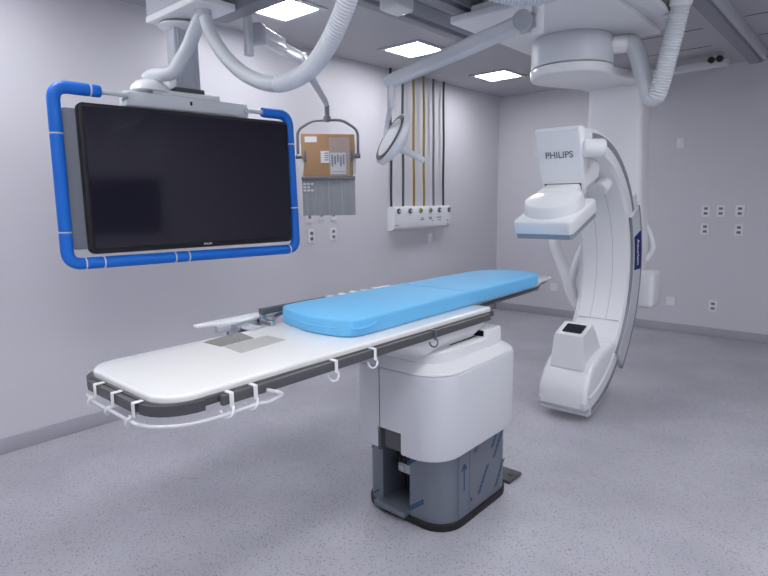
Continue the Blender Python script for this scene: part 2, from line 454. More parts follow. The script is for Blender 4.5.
# spring arm: channel from post to elbow
q0, q1 = V((1.10, -4.79, 2.535)), V((.80, -4.19, 2.55))
dirn = (q1 - q0).normalized(); side = V((-dirn.y, dirn.x, 0)).normalized(); upv = side.cross(dirn) * -1
if upv.z < 0: upv = -upv
Ta = Matrix((dirn, side, dirn.cross(side))).transposed().to_4x4(); Ta.translation = q0
La = (q1 - q0).length
put('spring_arm', MB().box(.0, La, -.03, .03, -.045, .03, .012, Ta).box(.0, La * .5, -.035, .035, -.02, .05, .01, Ta).cyl(Ta @ V((La, -.034, -.005)), Ta @ V((La, .034, -.005)), .042, bev=.006), 'white', t)
put('arm_joint', MB().box(-.05, .02, -.045, .045, -.06, .055, .01, Ta), 'ltgrey', t)
hang = sh(0, 0, 2.21)
put('lower_arm', MB().tube([q1 + dirn * .0 + V((0, 0, -.02)), q1 + V((-.02, .05, -.05)), hang + V((.01, -.03, .13)), hang + V((0, 0, .09))], lambda i: (.034, .032, .024, .02)[i], 14), 'offwhite', t)
put('swivel', MB().cyl(hang + V((0, 0, -.035)), hang + V((0, 0, .1)), .02, bev=.004).cyl(hang + V((0, 0, -.03)), hang + V((0, 0, .01)), .03, bev=.004), 'tubegrey', t)
hp = fillet([sh(-.265, 0, 1.90), sh(-.265, 0, 2.11), sh(-.13, 0, 2.19), sh(.13, 0, 2.19), sh(.265, 0, 2.11), sh(.265, 0, 1.90)], .05)
put('hanger_frame', MB().tube(hp, .011), 'tubegrey', t)
for s in (-1, 1):
    put('clamp_knob', MB().cyl(sh(s * .21, 0, 1.905), sh(s * .285, 0, 1.905), .02, bev=.004).box(-.012 + s * .205, .012 + s * .205, -.03, .03, 1.86, 1.95, .004, rsh), 'tubegrey', t)
board = put('cardboard_wrap', MB().prism([(-.225, 1.745), (.215, 1.735), (.215, 1.86), (.235, 1.90), (.235, 2.075), (-.235, 2.085), (-.235, 1.90), (-.21, 1.86)], -.02, .02,
      T=rsh @ Matrix.Rotation(R(90), 4, 'X'), bev=.005), 'cardboard', t)
put('clear_panel', MB().box(-.245, .245, -.006, .006, 1.76, 2.0, .003, rsh), 'paper', t)
put('address_label', MB().box(-.20, -.095, -.0225, -.020, 2.015, 2.06, 0, rsh), 'paper', board)
put('printed_sheet', MB().box(-.065, .01, -.0225, -.020, 1.85, 1.945, 0, rsh), 'paper', board)
lines = MB()
for k in range(4): lines.box(-.03, .005, -.0232, -.0222, 1.87 + .018 * k, 1.877 + .018 * k, 0, rsh)
for k in range(5): lines.box(.028 + .025 * k, .045 + .025 * k, -.0262, -.0252, 1.82 + .016 * (k % 3), 1.915 - .01 * (k % 2), 0, rsh)
lines.box(.03, .145, -.0262, -.0252, 1.775, 1.78, 0, rsh)
put('printing', lines, 'ink', board)
put('document_pouch', MB().box(.02, .155, -.0252, -.0205, 1.76, 1.93, 0, rsh), 'paper', board)
put('plastic_wrap', MB().box(.01, .19, -.030, -.0275, 1.745, 2.05, 0, rsh), 'clear', board)
put('curtain_rail', MB().box(-.24, .235, -.022, .022, 1.712, 1.742, .004, rsh), 'tubegrey', t)
for k in range(4):
    x0 = -.237 + k * .118
    mb = MB(); rings = []
    n = 14
    for zz in (1.72, 1.63, 1.52, 1.425):
        ring = []
        for j in range(n + 1):
            x = x0 + .116 * j / n; w = .004 * math.sin(j * .9 + k + zz * 9); ring.append(sh(x, -.006 + w - .002 * (k % 2), zz))
        for j in range(n, -1, -1):
            x = x0 + .116 * j / n; w = .004 * math.sin(j * .9 + k + zz * 9); ring.append(sh(x, .002 + w - .002 * (k % 2), zz))
        rings.append(ring)
    cf = put('lead_flap', mb.loft(rings), 'curtain', t)
    if k == 0:
        pl = MB()
        for a in range(3):
            for c in range(3 - a % 2): pl.box(x0 + .012 + .033 * c, x0 + .036 + .033 * c, -.0165, -.0125, 1.675 - .026 * a, 1.69 - .026 * a, 0, rsh)
        put('care_labels', pl, 'paper', cf)

# ---------------------------------------------------------------- exam lamp
t = thing('exam_lamp', 'small round exam lamp on a long grey arm below the ceiling', 'surgical lamp', (2.42, -3.86, H))
rootp = V((2.375, -3.90, 2.535)); tipp = V((1.66, -4.235, 2.265))
put('ceiling_tube', MB().cyl((2.435, -3.84, 2.47), (2.435, -3.84, H - .0005), .034, bev=.004), 'white', t)
put('joint_cap', MB().cyl(rootp + V((.02, -.045, 0)), rootp + V((-.03, .05, 0)), .055, bev=.008).cyl(rootp + V((.0, .04, 0)), (2.435, -3.84, 2.535), .05, bev=.004), 'ltgrey', t)
ax = (tipp - rootp).normalized(); sd = V((-ax.y, ax.x, 0)).normalized(); Tl = Matrix((ax, sd, ax.cross(sd))).transposed().to_4x4(); Tl.translation = rootp
LL = (tipp - rootp).length
put('boom_arm', MB().loft([[Tl @ V((x, a * w, c * h)) for a, c in ((-1, -1), (-.6, -1), (.6, -1), (1, -.6), (1, .6), (.6, 1), (-.6, 1), (-1, .6))] for x, w, h in ((.02, .036, .044), (.3, .034, .043), (LL * .75, .032, .04), (LL - .02, .028, .036), (LL + .03, .02, .03))]), 'offwhite', t)
put('drop_tube', MB().tube(fillet([tipp + V((.06, .03, .02)), tipp + V((.005, .0, .0)), tipp + V((.005, .0, -.16))], .05), .022), 'offwhite', t)
hc = V((1.625, -4.17, 1.925))
put('yoke', MB().tube(spline([tipp + V((.005, .0, -.15)), hc + r2 * -.035 + u2 * .12 + fwd * .08, hc + r2 * -.045 + u2 * .02 + fwd * .10, hc + r2 * -.01 - u2 * .03 + fwd * .09, hc + r2 * .04 + fwd * .04], 8), lambda i: .016), 'offwhite', t)
# the round head faces away to the left of the viewer, tipped downwards
nrm = (r2 * -.84 + fwd * -.34 + u2 * .42).normalized()
hd = put('lamp_head', MB().lathe([(.0, -.08), (.06, -.075), (.09, -.055), (.14, -.04), (.172, -.018), (.175, .012), (.165, .02), (.0, .02)], hc, nrm, 40), 'white', t)
put('rim_ring', MB().lathe([(.135, .021), (.158, .021), (.158, .026), (.135, .026)], hc, nrm, 40), 'dark', hd)
put('lens', MB().lathe([(.0, .019), (.135, .022), (.128, .028), (0, .03)], hc, nrm, 40), 'paper', hd)
h0 = hc - nrm * .045 + u2 * -.03
put('handle', MB().tube([h0, h0 + r2 * .06 - u2 * .025, h0 + r2 * .075 - u2 * .035, h0 + r2 * .165 - u2 * .085], lambda i: (.026, .026, .021, .02)[i], 14), 'offwhite', t)

# ---------------------------------------------------------------- small ceiling things
t = thing('ceiling_box', 'small white box hanging between the two grey ceiling rails', 'ceiling box', (1.58, -4.05, H))
put('casing', MB().box(1.51, 1.66, -4.16, -3.98, 2.72, 2.83, .02), 'white', t)
put('stem', MB().cyl((1.58, -4.07, 2.82), (1.58, -4.07, H - .0005), .025), 'midgrey', t)

# ---------------------------------------------------------------- wall gas panel and hoses
t = thing('medical_gas_unit', 'long white wall gas panel with six round sockets', 'gas panel', (0, -1.73, 1.36))
body = MB().use('white')
prof = [(.002, 1.21), (.05, 1.215), (.095, 1.245), (.10, 1.27), (.10, 1.455), (.09, 1.475), (.002, 1.475)]
body.loft([[V((x, y, z)) for x, z in prof] for y in (-2.35, -1.295)])
body.use('detgrey')
for y, z, w, h in ((-1.86, 1.325, .07, .018), (-1.85, 1.345, .04, .01), (-1.70, 1.335, .05, .03), (-1.66, 1.305, .03, .012), (-1.53, 1.34, .09, .014), (-1.52, 1.31, .06, .012), (-2.31, 1.275, .06, .01), (-1.35, 1.30, .02, .02), (-1.35, 1.26, .02, .02)):
    body.box(.0998, .1006, y - w / 2, y + w / 2, z - h / 2, z + h / 2)
bd = put('casing', body, 'white', t)
hy = [-2.335, -2.135, -1.945, -1.76, -1.575, -1.375]
hm = ['blackhose', 'green', 'yellow', 'yellow', 'greyhose', 'blackhose']
hl = ['black gas hose dropping to the panel behind the exam lamp head', 'dark green gas hose standing beside the first yellow hose', 'yellow gas hose next to the dark green hose',
      'yellow gas hose next to the grey hose', 'grey gas hose between a yellow and a black hose', 'black gas hose at the room corner end of the gas panel']
for k, y in enumerate(hy):
    s = put('gas_socket', MB().cyl((.10, y + .055 - .008 * (k > 3), 1.425), (.118, y + .055 - .008 * (k > 3), 1.425), .027, bev=.004), 'yport' if k in (2, 3) else 'ports', t)
    put('socket_ring', MB().lathe([(.026, .0), (.033, 0), (.033, .008), (.026, .008)], (.10, y + .055 - .008 * (k > 3), 1.425), (1, 0, 0)), 'ltgrey', s)
    put('socket_pin', MB().cyl((.118, y + .055 - .008 * (k > 3), 1.425), (.124, y + .055 - .008 * (k > 3), 1.425), .012), 'dark' if k in (2, 3) else 'offwhite', s)
    o = solo('gas_hose', MB().tube([(.05, y + .004 * math.sin(z * 7 + k), z) for z in [1.4755 + .0949 * q for q in range(15)] + [2.8995]], .013, 12), hm[k], hl[k], 'hose', 'gas hoses above the wall panel', base=(.05, y, 1.476))
# ---------------------------------------------------------------- wall sockets and plates
def plate_bm(w, h): return MB().prism(rrect(-w / 2, w / 2, -h / 2, h / 2, .008), .0, .010, T=Matrix.Rotation(R(90), 4, 'X'), bev=.003)
def socket_set(kind):
    t = thing({'double': 'wall_socket', 'single': 'wall_socket', 'blank': 'wall_plate', 'switch': 'wall_switch'}[kind], '', {'double': 'socket', 'single': 'socket', 'blank': 'wall plate', 'switch': 'switch'}[kind], (0, 0, 0))
    w, h = {'double': (.085, .125), 'single': (.08, .09), 'blank': (.10, .10), 'switch': (.08, .11)}[kind]
    put('cover_plate', plate_bm(w, h), 'white', t, local=True)
    zs = {'double': (-.026, .026), 'single': (.008,), 'blank': (), 'switch': (0,)}[kind]
    for z in zs:
        if kind == 'switch': put('rocker', MB().box(-.018, .018, -.016, -.009, -.03, .03, .003), 'white', t, local=True); continue
        s = put('outlet', MB().box(-.019, .019, -.013, -.009, z - .014, z + .014, .005), 'midgrey', t, local=True)
        put('pin_holes', MB().box(-.010, -.004, -.0138, -.0125, z - .004, z + .004).box(.004, .010, -.0138, -.0125, z - .004, z + .004), 'black', s, local=True)
    return t
def place(protos, kind, loc, rot, label, group=None):
    if kind not in protos:
        o = socket_set(kind); protos[kind] = o; o.location = loc; o.rotation_euler = (0, 0, rot); o['label'] = label
        WORLD[o.name] = Matrix.Translation(loc) @ Matrix.Rotation(rot, 4, 'Z')
        if group: o['group'] = group
    else: dup(protos[kind], loc, label, rot, group)
PR = {}
g = 'double sockets on the back wall'
place(PR, 'double', (2.58, 0, 1.386), 0, 'double socket in the upper row of three, next to the gantry column', g)
place(PR, 'double', (2.723, 0, 1.386), 0, 'double socket in the middle of the upper row of three on back wall', g)
place(PR, 'double', (2.899, 0, 1.386), 0, 'double socket in the upper row of three, end away from the gantry', g)
place(PR, 'double', (2.584, 0, 1.19), 0, 'double socket in the lower row of two, next to the gantry column', g)
place(PR, 'double', (2.904, 0, 1.187), 0, 'double socket in the lower row of two, away from the gantry', g)
place(PR, 'double', (2.719, 0, .344), 0, 'lone double socket low on the back wall, just above the baseboard', g)
place(PR, 'switch', (2.284, 0, 2.132), 0, 'small white switch plate high on the back wall above the sockets')
place(PR, 'blank', (2.291, 0, .354), 0, 'square blank white plate low on back wall beside the gantry', 'blank plates low on the back wall')
place(PR, 'blank', (.867, 0, .387), 0, 'square blank white plate low on back wall behind the table end', 'blank plates low on the back wall')
gl = 'sockets below the lead curtain'
place(PR, 'single', (0, -3.468, 1.389), R(90), 'small single socket under the curtain, nearest to the display', gl)
bpy.data.objects['wall_socket.006']['label'] = 'single socket first in the row of three under the curtain, display side'
place(PR, 'single', (0, -3.316, 1.403), R(90), 'single socket in the middle of the row of three under the curtain', gl)
place(PR, 'single', (0, -3.159, 1.399), R(90), 'single socket last in the row of three under the curtain, gas panel side', gl)
place(PR, 'double', (0, -3.451, 1.22), R(90), 'double wall socket below the curtain, on the display side', gl)
place(PR, 'double', (0, -3.165, 1.224), R(90), 'double wall socket below the curtain, on the gas panel side', gl)
place(PR, 'switch', (0, -1.573, 1.094), R(90), 'small white switch plate on the wall just below the gas panel')

# ---------------------------------------------------------------- treatment table
t = thing('treatment_table', 'long white treatment table on a pedestal with steel base in blue film', 'medical table', (2.38, -4.72, 0))
tz = 1.02
yl = -6.295
# deck: white laminate, its dark edge band below it
deckpoly = rrect(2.085, 2.615, yl, -4.60, [.10, .10, .02, .02], 8)
head = [(2.13, -4.58), (2.485, -4.58), (2.458, -3.80), (2.395, -3.60), (2.375, -3.41), (2.26, -3.37), (2.13, -3.78)]
put('deck', MB().prism(deckpoly, tz - .02, tz, bev=.010, bot=.0).prism(head, tz - .02, tz - .002, bev=.004), 'top', t)
put('edge_band', MB().prism(rrect(2.075, 2.625, yl - .010, -4.585, [.11, .11, .02, .02], 8), tz - .045, tz - .0195, bev=.004).prism([(2.14, -4.54), (2.495, -4.54), (2.468, -3.80), (2.39, -3.60), (2.36, -3.45), (2.27, -3.42), (2.14, -3.79)], tz - .034, tz - .0195), 'dark', t)
for side_, x0, x1 in (('near', 2.628, 2.645), ('far', 2.055, 2.072)):
    put('accessory_rail', MB().box(x0, x1, yl + .16, -4.66, tz - .053, tz - .022, .003), 'darkrail', t)
put('end_rail', MB().box(2.19, 2.50, yl - .03, yl - .012, tz - .053, tz - .022, .003), 'darkrail', t)
for s in (1, -1):
    cr = MB()
    cx = 2.35 + s * .165
    pts = [(cx + s * .118 * math.sin(a) , yl + .112 - .134 * math.cos(a), tz - .038) for a in [PI / 2 * k / 8 for k in range(9)]]
    cr.loft([[V(p) + V((0, 0, dz)) + dn for dz, dn in ((-.015, V((0, 0, 0))), (.015, V((0, 0, 0))), (.015, V(((cx - p[0]) * .08, (yl + .112 - p[1]) * .08, 0))), (-.015, V(((cx - p[0]) * .08, (yl + .112 - p[1]) * .08, 0))))] for p in pts])
    put('corner_rail', cr, 'dark', t)
def hook(x, y, nx, ny):
    """clip over the rail, its loop hanging outside; (nx, ny) = outward"""
    a = V((x, y, 0)); n = V((nx, ny, 0))
    T = frame_T(a, V((ny, -nx, 0)), n)       # local y outward, local x along the rail
    mb = MB().box(-.007, .007, -.024, .006, tz - .021, tz - .016, .002, T).box(-.007, .007, .002, .007, tz - .060, tz - .018, .002, T)
    ring = [T @ V((.004 * k, .008 + .012 * math.sin(k * .6) + .003, tz - .058 - .0125 + .0135 * math.cos(k * .6))) for k in range(0, 10)]
    mb.tube(ring, .0038, 8)
    return mb
for y in (-6.11, -6.027, -5.694, -5.496): put('rail_hook', hook(2.646, y, 1, 0), 'white', t)
for x in (2.262, 2.383, 2.512): put('rail_hook', hook(x, yl - .031, 0, -1), 'white', t)
put('rail_hook', hook(2.646, -5.12, 1, 0), 'tubegrey', t)
# pedestal
put('table_carriage', MB().loft([[V((x, y, z)) for x, y in rrect(*b, .06)] for z, b in ((tz - .064, (2.14, 2.60, -5.22, -4.60)), (tz - .085, (2.14, 2.60, -5.22, -4.60)), (tz - .13, (2.19, 2.575, -5.14, -4.66)), (.85, (2.22, 2.555, -5.08, -4.70)))]), 'white', t)
cvx0, cvx1, cvy0, cvy1 = 2.135, 2.69, -5.14, -4.40
ztop, zbot = .79, .40
cpoly = rrect(cvx0, cvx1, cvy0, cvy1, .15, 8)
cap = MB().loft([[V((x, y, z)) for x, y in rrect(cvx0 + i, cvx1 - i, cvy0 + i, cvy1 - i, max(.15 - i * .6, .05), 8)] for z, i in ((ztop + .003, .004), (ztop + .012, .010), (ztop + .040, .055), (ztop + .040, .062), (ztop + .082, .066), (ztop + .09, .085))])
cp = put('top_cover', cap, 'white', t, angle=18)
put('vent_block', MB().box(2.53, 2.625, -4.66, -4.52, ztop + .04, ztop + .125, .012), 'white', cp)
put('vent_slot', MB().box(2.54, 2.605, -4.662, -4.65, ztop + .09, ztop + .118), 'black', cp)
put('deck_cable', MB().tube(spline([(2.22, -5.15, .93), (2.37, -5.13, .89), (2.47, -5.10, .885), (2.53, -5.03, .885), (2.535, -4.94, .888)], 8), .007, 8), 'black', cp)
put('seam_line', MB().tube([(2.572, -4.90, ztop + .091), (2.572, -4.67, ztop + .091)], .0025, 6), 'black', cp)
nx0, nx1, nd = 2.335, 2.475, .09
def notch(poly, y0):
    out = []; done = False
    for i, p in enumerate(poly):
        q = poly[(i + 1) % len(poly)]; out.append(p)
        if abs(p[1] - y0) < 1e-6 and abs(q[1] - y0) < 1e-6 and q[0] > p[0] and not done:
            out += [(nx0, y0), (nx0, y0 + nd), (nx1, y0 + nd), (nx1, y0)]; done = True
    return out
cv = put('cover_shell', MB().prism(cpoly, .505, ztop, top=.012, bot=0).prism(notch(cpoly, cvy0), zbot, .505, top=0, bot=.012), 'offwhite', t, angle=25)
put('shell_seam', MB().box(nx0 + .012, nx0 + .016, cvy0 - .0008, cvy0 + .004, .505, ztop - .004), 'dark', cv)
put('notch_plate', MB().box(nx0 + .03, nx1 - .002, cvy0 + .02, cvy0 + .03, .405, .50).box(nx0, nx0 + .014, cvy0 + .004, cvy0 + .085, .39, .505), 'darkrail', cv)
bx0, bx1, by0, by1 = 2.11, 2.635, -5.015, -4.40
bpoly = rrect(bx0, bx1, by0, by1, .13, 8)
def bnotch(poly):
    out = []; done = False
    for i, p in enumerate(poly):
        q = poly[(i + 1) % len(poly)]; out.append(p)
        if abs(p[1] - by0) < 1e-6 and abs(q[1] - by0) < 1e-6 and q[0] > p[0] and not done:
            out += [(2.255, by0), (2.255, by0 + .16), (2.425, by0 + .16), (2.425, by0)]; done = True
    return out
fpn = MB().use('film').prism(bnotch(bpoly), .035, .425).use('filmprint')
put('base_skirt', MB().prism(rrect(bx0 - .01, bx1 + .01, by0 - .01, by1 + .01, .14, 8), .001, .036, bev=.004), 'black', t)
put('threshold_plate', MB().box(2.23, 2.425, by0 - .045, by0 + .15, .036, .065, .004), 'film', t)
put('floor_bracket', MB().box(2.46, 2.62, by1 + .011, by1 + .15, .001, .02, .004).cyl((2.585, by1 + .09, .02), (2.585, by1 + .09, .026), .018), 'dark', t)
wi = MB()
for k in range(5): wi.tube(spline([(2.29 + .02 * k, by0 + .12, .40), (2.285 + .024 * k, by0 + .07, .28 - .02 * k), (2.30 + .015 * k, by0 + .10, .17), (2.29 + .02 * k, by0 + .13, .075)], 6), .006, 8)
put('wiring', wi, 'black', t)
put('junction_box', MB().box(2.30, 2.38, by0 + .06, by0 + .15, .20, .25, .006).box(2.31, 2.345, by0 + .055, by0 + .062, .21, .24), 'steel', t)
put('inner_plate', MB().box(2.26, 2.42, by0 + .15, by0 + .157, .07, .43), 'darkrail', t)
# printed protective film: slanted lines, dots, an arrow and two seams
def fmark(face, u, z, du, dz, w):
    if face == 'x': P = lambda a, b: V((bx1 + .0006, a, b))
    else: P = lambda a, b: V((a, by0 - .0006, b))
    n = math.hypot(du, dz); ox, oz = -dz / n * w / 2, du / n * w / 2
    q = [P(u + ox, z + oz), P(u + du + ox, z + dz + oz), P(u + du - ox, z + dz - oz), P(u - ox, z - oz)]
    fpn.quad(*(q if face == 'x' else q))
for u, z in ((-4.60, .24), (-4.62, .30), (-4.74, .10), (-4.58, .07), (-4.78, .33)):
    for o in (0, .014): 
        for k in range(6): fmark('x', u + o + k * .014, z + k * .021, .0125, .0185, .010)
for u, z in ((2.41, .29), (2.42, .06)):
    for o in (0, .014):
        for k in range(5): fmark('y', u + k * .018, z + o + k * .014, .016, .0125, .010)
for z in (.06, .31): fmark('y', 2.15 + .03, z, .05, .04, .007); 
fmark('x', -4.865, .17, 0, .13, .012); fmark('x', -4.885, .275, .02, .03, .012); fmark('x', -4.845, .275, -.02, .03, .012)
for z in (.10, .37): fmark('x', -4.81, z, .018, 0, .018)
for u in (-4.885 - .03, -4.82): fmark('x', u, .04, 0, .36, .0035)
put('steel_base', fpn, 'film', t, angle=25)

# clear tubing hung in the hooks
zz = tz - .072
loop = spline([(2.655, -5.99, tz - .04), (2.675, -5.95, tz - .06), (2.665, -5.99, zz - .004), (2.662, -6.03, zz), (2.662, -6.11, zz), (2.660, -6.18, zz), (2.645, -6.245, zz), (2.605, -6.30, zz), (2.55, -6.33, zz), (2.512, -6.335, zz), (2.383, -6.335, zz), (2.262, -6.335, zz), (2.20, -6.33, zz + .008)], 10)
tb = MB().tube(loop, .006, 10)
solo('plastic_tubing', tb, 'tubeclear', 'clear plastic tubing hung in white hooks along the table end', 'tubing', base=(2.5, -6.335, zz))

# blue mattress
mp = fillet([(2.065, -5.47, 0), (2.33, -5.535, 0), (2.53, -5.50, 0), (2.535, -5.37, 0), (2.505, -3.92, 0), (2.47, -3.78, 0), (2.34, -3.74, 0), (2.18, -3.78, 0), (2.085, -3.92, 0), (2.055, -5.36, 0)], .065, 5, closed=True)
mpoly = [(p.x, p.y) for p in mp]
t = thing('mattress', 'bright blue mattress pad lying on the white table', 'mattress', (2.3, -4.65, tz))
mt = put('cover', MB().prism(mpoly, tz + .0005, tz + .072, bev=.011), 'mattress', t)
put('carry_strap', MB().tube(spline([(2.535, -5.50, tz + .04), (2.545, -5.46, tz + .036), (2.541, -5.40, tz + .038), (2.535, -5.36, tz + .046)], 6), .005, 8), 'mattress', mt)
put('seam', MB().box(2.055, 2.525, -4.655, -4.65, tz + .071, tz + .0735), 'mattress', mt)
put('piping', MB().tube([(2.12, -5.483, tz + .036), (2.32, -5.534, tz + .036), (2.46, -5.512, tz + .036)], .003, 6), 'mattress', mt)

# two thin translucent grey patches on the bare end of the table
solo('grey_patch', MB().prism([(2.122, -5.883), (2.237, -5.876), (2.225, -5.722), (2.092, -5.697)], tz + .0004, tz + .0012), 'patch', 'darker grey translucent patch on the white table top beside the arm board', 'plastic sheet', 'grey patches on the table top', base=(2.17, -5.79, tz + .0004))
solo('grey_patch', MB().prism([(2.240, -5.869), (2.37, -5.882), (2.342, -5.66), (2.229, -5.664)], tz + .0004, tz + .0012), 'patchpale', 'paler grey translucent patch beside the darker one on the table top', 'plastic sheet', 'grey patches on the table top', base=(2.29, -5.77, tz + .0004))

# arm support board clamped to the far side rail
t = thing('arm_support', 'narrow white arm board clamped to the far table edge', 'arm board', (2.0, -5.6, tz + .02))
put('board', MB().prism([(1.945, -5.815), (1.97, -5.815), (2.015, -5.66), (2.016, -5.40), (1.935, -5.40), (1.935, -5.66)], tz + .018, tz + .032, bev=.004), 'white', t)
put('bracket', MB().box(1.985, 2.105, -5.66, -5.60, tz + .0003, tz + .01, .002).box(1.98, 2.01, -5.74, -5.50, tz - .01, tz + .019, .003), 'ltgrey', t)
put('release_lever', MB().box(1.985, 2.03, -5.55, -5.535, tz + .004, tz + .02, .003), 'dark', t)
put('clamp', MB().box(1.985, 2.054, -5.68, -5.62, tz - .055, tz + .017, .004), 'steel', t)
put('clamp_screw', MB().cyl((1.95, -5.65, tz - .03), (1.987, -5.65, tz - .03), .016, bev=.003), 'dark', t)
# side shield bar with a row of clips
t = thing('side_bar', 'dark grey upright bar with a row of white clips behind the mattress', 'table accessory', (2.03, -5.1, tz))
put('panel', MB().box(2.022, 2.046, -5.55, -5.17, tz + .040, tz + .068, .004).box(2.028, 2.044, -5.20, -4.76, tz + .045, tz + .062, .004), 'darkrail', t)
put('hinge_arch', MB().tube([(2.034, -5.43 + .05 * math.cos(a), tz + .0 + .03 * math.sin(a)) for a in [PI * k / 10 for k in range(11)]], .008, 8).box(2.02, 2.05, -5.40, -5.36, tz - .06, tz + .035, .003), 'steel', t)
for y in (-5.14, -5.06, -4.98, -4.90, -4.82): put('clip', MB().box(2.024, 2.05, y - .016, y + .016, tz + .042, tz + .070, .004), 'white', t)
put('foot', MB().box(2.026, 2.11, -5.55, -5.525, tz + .0003, tz + .02, .003).box(2.026, 2.042, -5.55, -5.525, tz + .01, tz + .05, .003), 'steel', t)
put('end_cap', MB().box(2.022, 2.05, -4.80, -4.70, tz + .05, tz + .068, .006), 'white', t)

# ---------------------------------------------------------------- imaging gantry (C-shaped)
IX, IY, IZ = 2.45, -3.42, 1.0
PH = R(20)
def bf(x, v, w):   # beam frame: v forward (towards the table), w towards the detector
    s, c = math.sin(PH), math.cos(PH); return V((x, IY - c * v - s * w, IZ - s * v + c * w))
TB = frame_T(bf(0, 0, 0), (1, 0, 0), bf(0, 0, 1) - bf(0, 0, 0))   # local x, y = w, z = v
t = thing('imaging_gantry', 'white C-shaped x-ray gantry hanging from the ceiling behind the table', 'x-ray machine', (IX, IY, H))
# carriage under the ceiling
ca = put('ceiling_carriage', MB().prism(rrect(1.745, 2.72, -3.72, -2.49, .02), 2.69, 2.735, bev=.008).prism(rrect(2.70, 2.86, -3.55, -2.46, .02), 2.722, 2.755, bev=.006).prism(rrect(1.86, 2.74, -3.66, -2.62, .03), 2.735, 2.79, bev=.008), 'white', t)
put('trolley_block', MB().box(2.80, 2.88, -2.8, -2.5, 2.70, 2.80, .008), 'offwhite', ca)
put('support_block', MB().box(1.95, 2.65, -3.6, -2.7, 2.785, H - .0005, .01), 'ltgrey', ca)
DX, DY = 2.19, -2.78
put('drum', MB().lathe([(.1, 2.692), (.275, 2.692), (.275, 2.68), (.287, 2.676), (.29, 2.665), (.29, 2.492), (.284, 2.486), (.1, 2.486)], (DX, DY, 0), (0, 0, 1), 56), 'offwhite', t)
# swivel plate from the drum back to the column
COLX0, COLX1, COLY0, COLY1 = 2.115, 2.545, -2.26, -2.04
sw = [(DX + .295 * math.cos(a), DY + .295 * math.sin(a)) for a in [R(165 + 215 * k / 28) for k in range(29)]]
sw += [(2.56, COLY0 - .06), (2.56, COLY1 + .03), (2.53, COLY1 + .01), (2.12, COLY1 + .01), (2.09, COLY1 + .03), (2.07, COLY0 - .06)]
put('swivel_arm', MB().prism(sw, 2.41, 2.478, bev=.018, top=.006), 'white', t)
put('column', MB().loft([[V((x, y, z)) for x, y in rrect(*b, .035)] for z, b in ((2.42, (COLX0, COLX1, COLY0, COLY1)), (2.0, (COLX0 - .0, COLX1 + .005, COLY0, COLY1)), (1.55, (COLX0, COLX1 + .03, COLY0, COLY1)), (1.2, (COLX0 + .02, COLX1 + .06, COLY0, COLY1)), (.85, (COLX0 + .12, COLX1 + .06, COLY0, COLY1)), (.75, (COLX0 + .15, COLX1 + .02, COLY0 + .02, COLY1 - .02)))]), 'white', t)
put('drive_box', MB().box(2.575, 2.72, -2.30, -2.06, .66, .96, .04), 'white', t)
put('column_cable', MB().tube(spline([(2.56, -2.12, 1.34), (2.60, -2.11, 1.28), (2.635, -2.11, 1.20), (2.645, -2.11, 1.12), (2.60, -2.12, 1.03)], 8), .022, 12), 'white', t)
# C-arc
XH = .185
RO, RI = .965, .80
apoly = [(-XH + .02, RI), (-.06, RI - .012), (.06, RI - .012), (XH - .02, RI), (XH, RI + .02), (XH, RO - .02), (XH - .02, RO), (-XH + .02, RO), (-XH, RO - .02), (-XH, RI + .02)]
arcp = put('c_arc', MB().arc(apoly, IY, IZ, -82, 93.5, 96, IX), 'white', t)
for s in (1, -1):
    pol = [(s * (XH - .001), RI + .095), (s * (XH + .0015), RI + .095), (s * (XH + .0015), RO - .03), (s * (XH - .001), RO - .03)]
    put('side_track', MB().arc(pol, IY, IZ, -81, 93, 90, IX), 'midgrey', arcp)
sl_ = MB()
for x in (-.06, .06): sl_.arc([(x - .0015, RI - .0132), (x + .0015, RI - .0132), (x + .0015, RI - .010), (x - .0015, RI - .010)], IY, IZ, -28, 60, 50, IX)
sl_.arc([(-XH + .03, RI - .004), (XH - .03, RI - .004), (XH - .03, RI - .0145), (-XH + .03, RI - .0145)], IY, IZ, -28.4, -28.1, 1, IX)
put('cover_seam', sl_, 'ltgrey', arcp)
# sleeve that holds the arc
spoly = [(XH - .001, RI + .02), (XH + .012, RI + .02), (XH + .02, RI + .03), (XH + .02, RO + .015), (XH + .008, RO + .03), (-XH - .008, RO + .03), (-XH - .02, RO + .015), (-XH - .02, RI + .03), (-XH - .012, RI + .02), (-XH + .001, RI + .02), (-XH + .001, RO + .004), (XH - .001, RO + .004)]
slv = put('arc_sleeve', MB().arc(spoly, IY, IZ, -46, 29, 60, IX), 'silver', t)
put('sleeve_edge', MB().arc([(XH + .0, RO + .012), (XH + .022, RO + .012), (XH + .022, RO + .034), (XH + .0, RO + .034)], IY, IZ, -47, 29, 60, IX), 'midgrey', slv)
put('sleeve_lip', MB().arc([(XH - .002, RI + .012), (XH + .016, RI + .012), (XH + .016, RI + .024), (XH - .002, RI + .024)], IY, IZ, -46, 29, 60, IX), 'midgrey', slv)
put('side_label', MB().arc([(XH + .019, RI + .03), (XH + .0225, RI + .03), (XH + .0225, RO + .014), (XH + .019, RO + .014)], IY, IZ, 0, 17.5, 24, IX), 'navy', slv)
thm = R(8.5); rr_ = RO - .065
rad = V((0, math.cos(thm), math.sin(thm))); tang = V((0, math.sin(thm), -math.cos(thm)))
text_part('label_lettering', 'Azurion', .062, frame_T(V((IX + XH + .0235, IY, IZ)) + rad * rr_, tang, rad), 'white', slv)
put('sleeve_fairing', MB().arc(rrect(-.15, .17, RO + .025, RO + .12, .03, 4), IY, IZ, -20, 33, 40, IX), 'white', t)
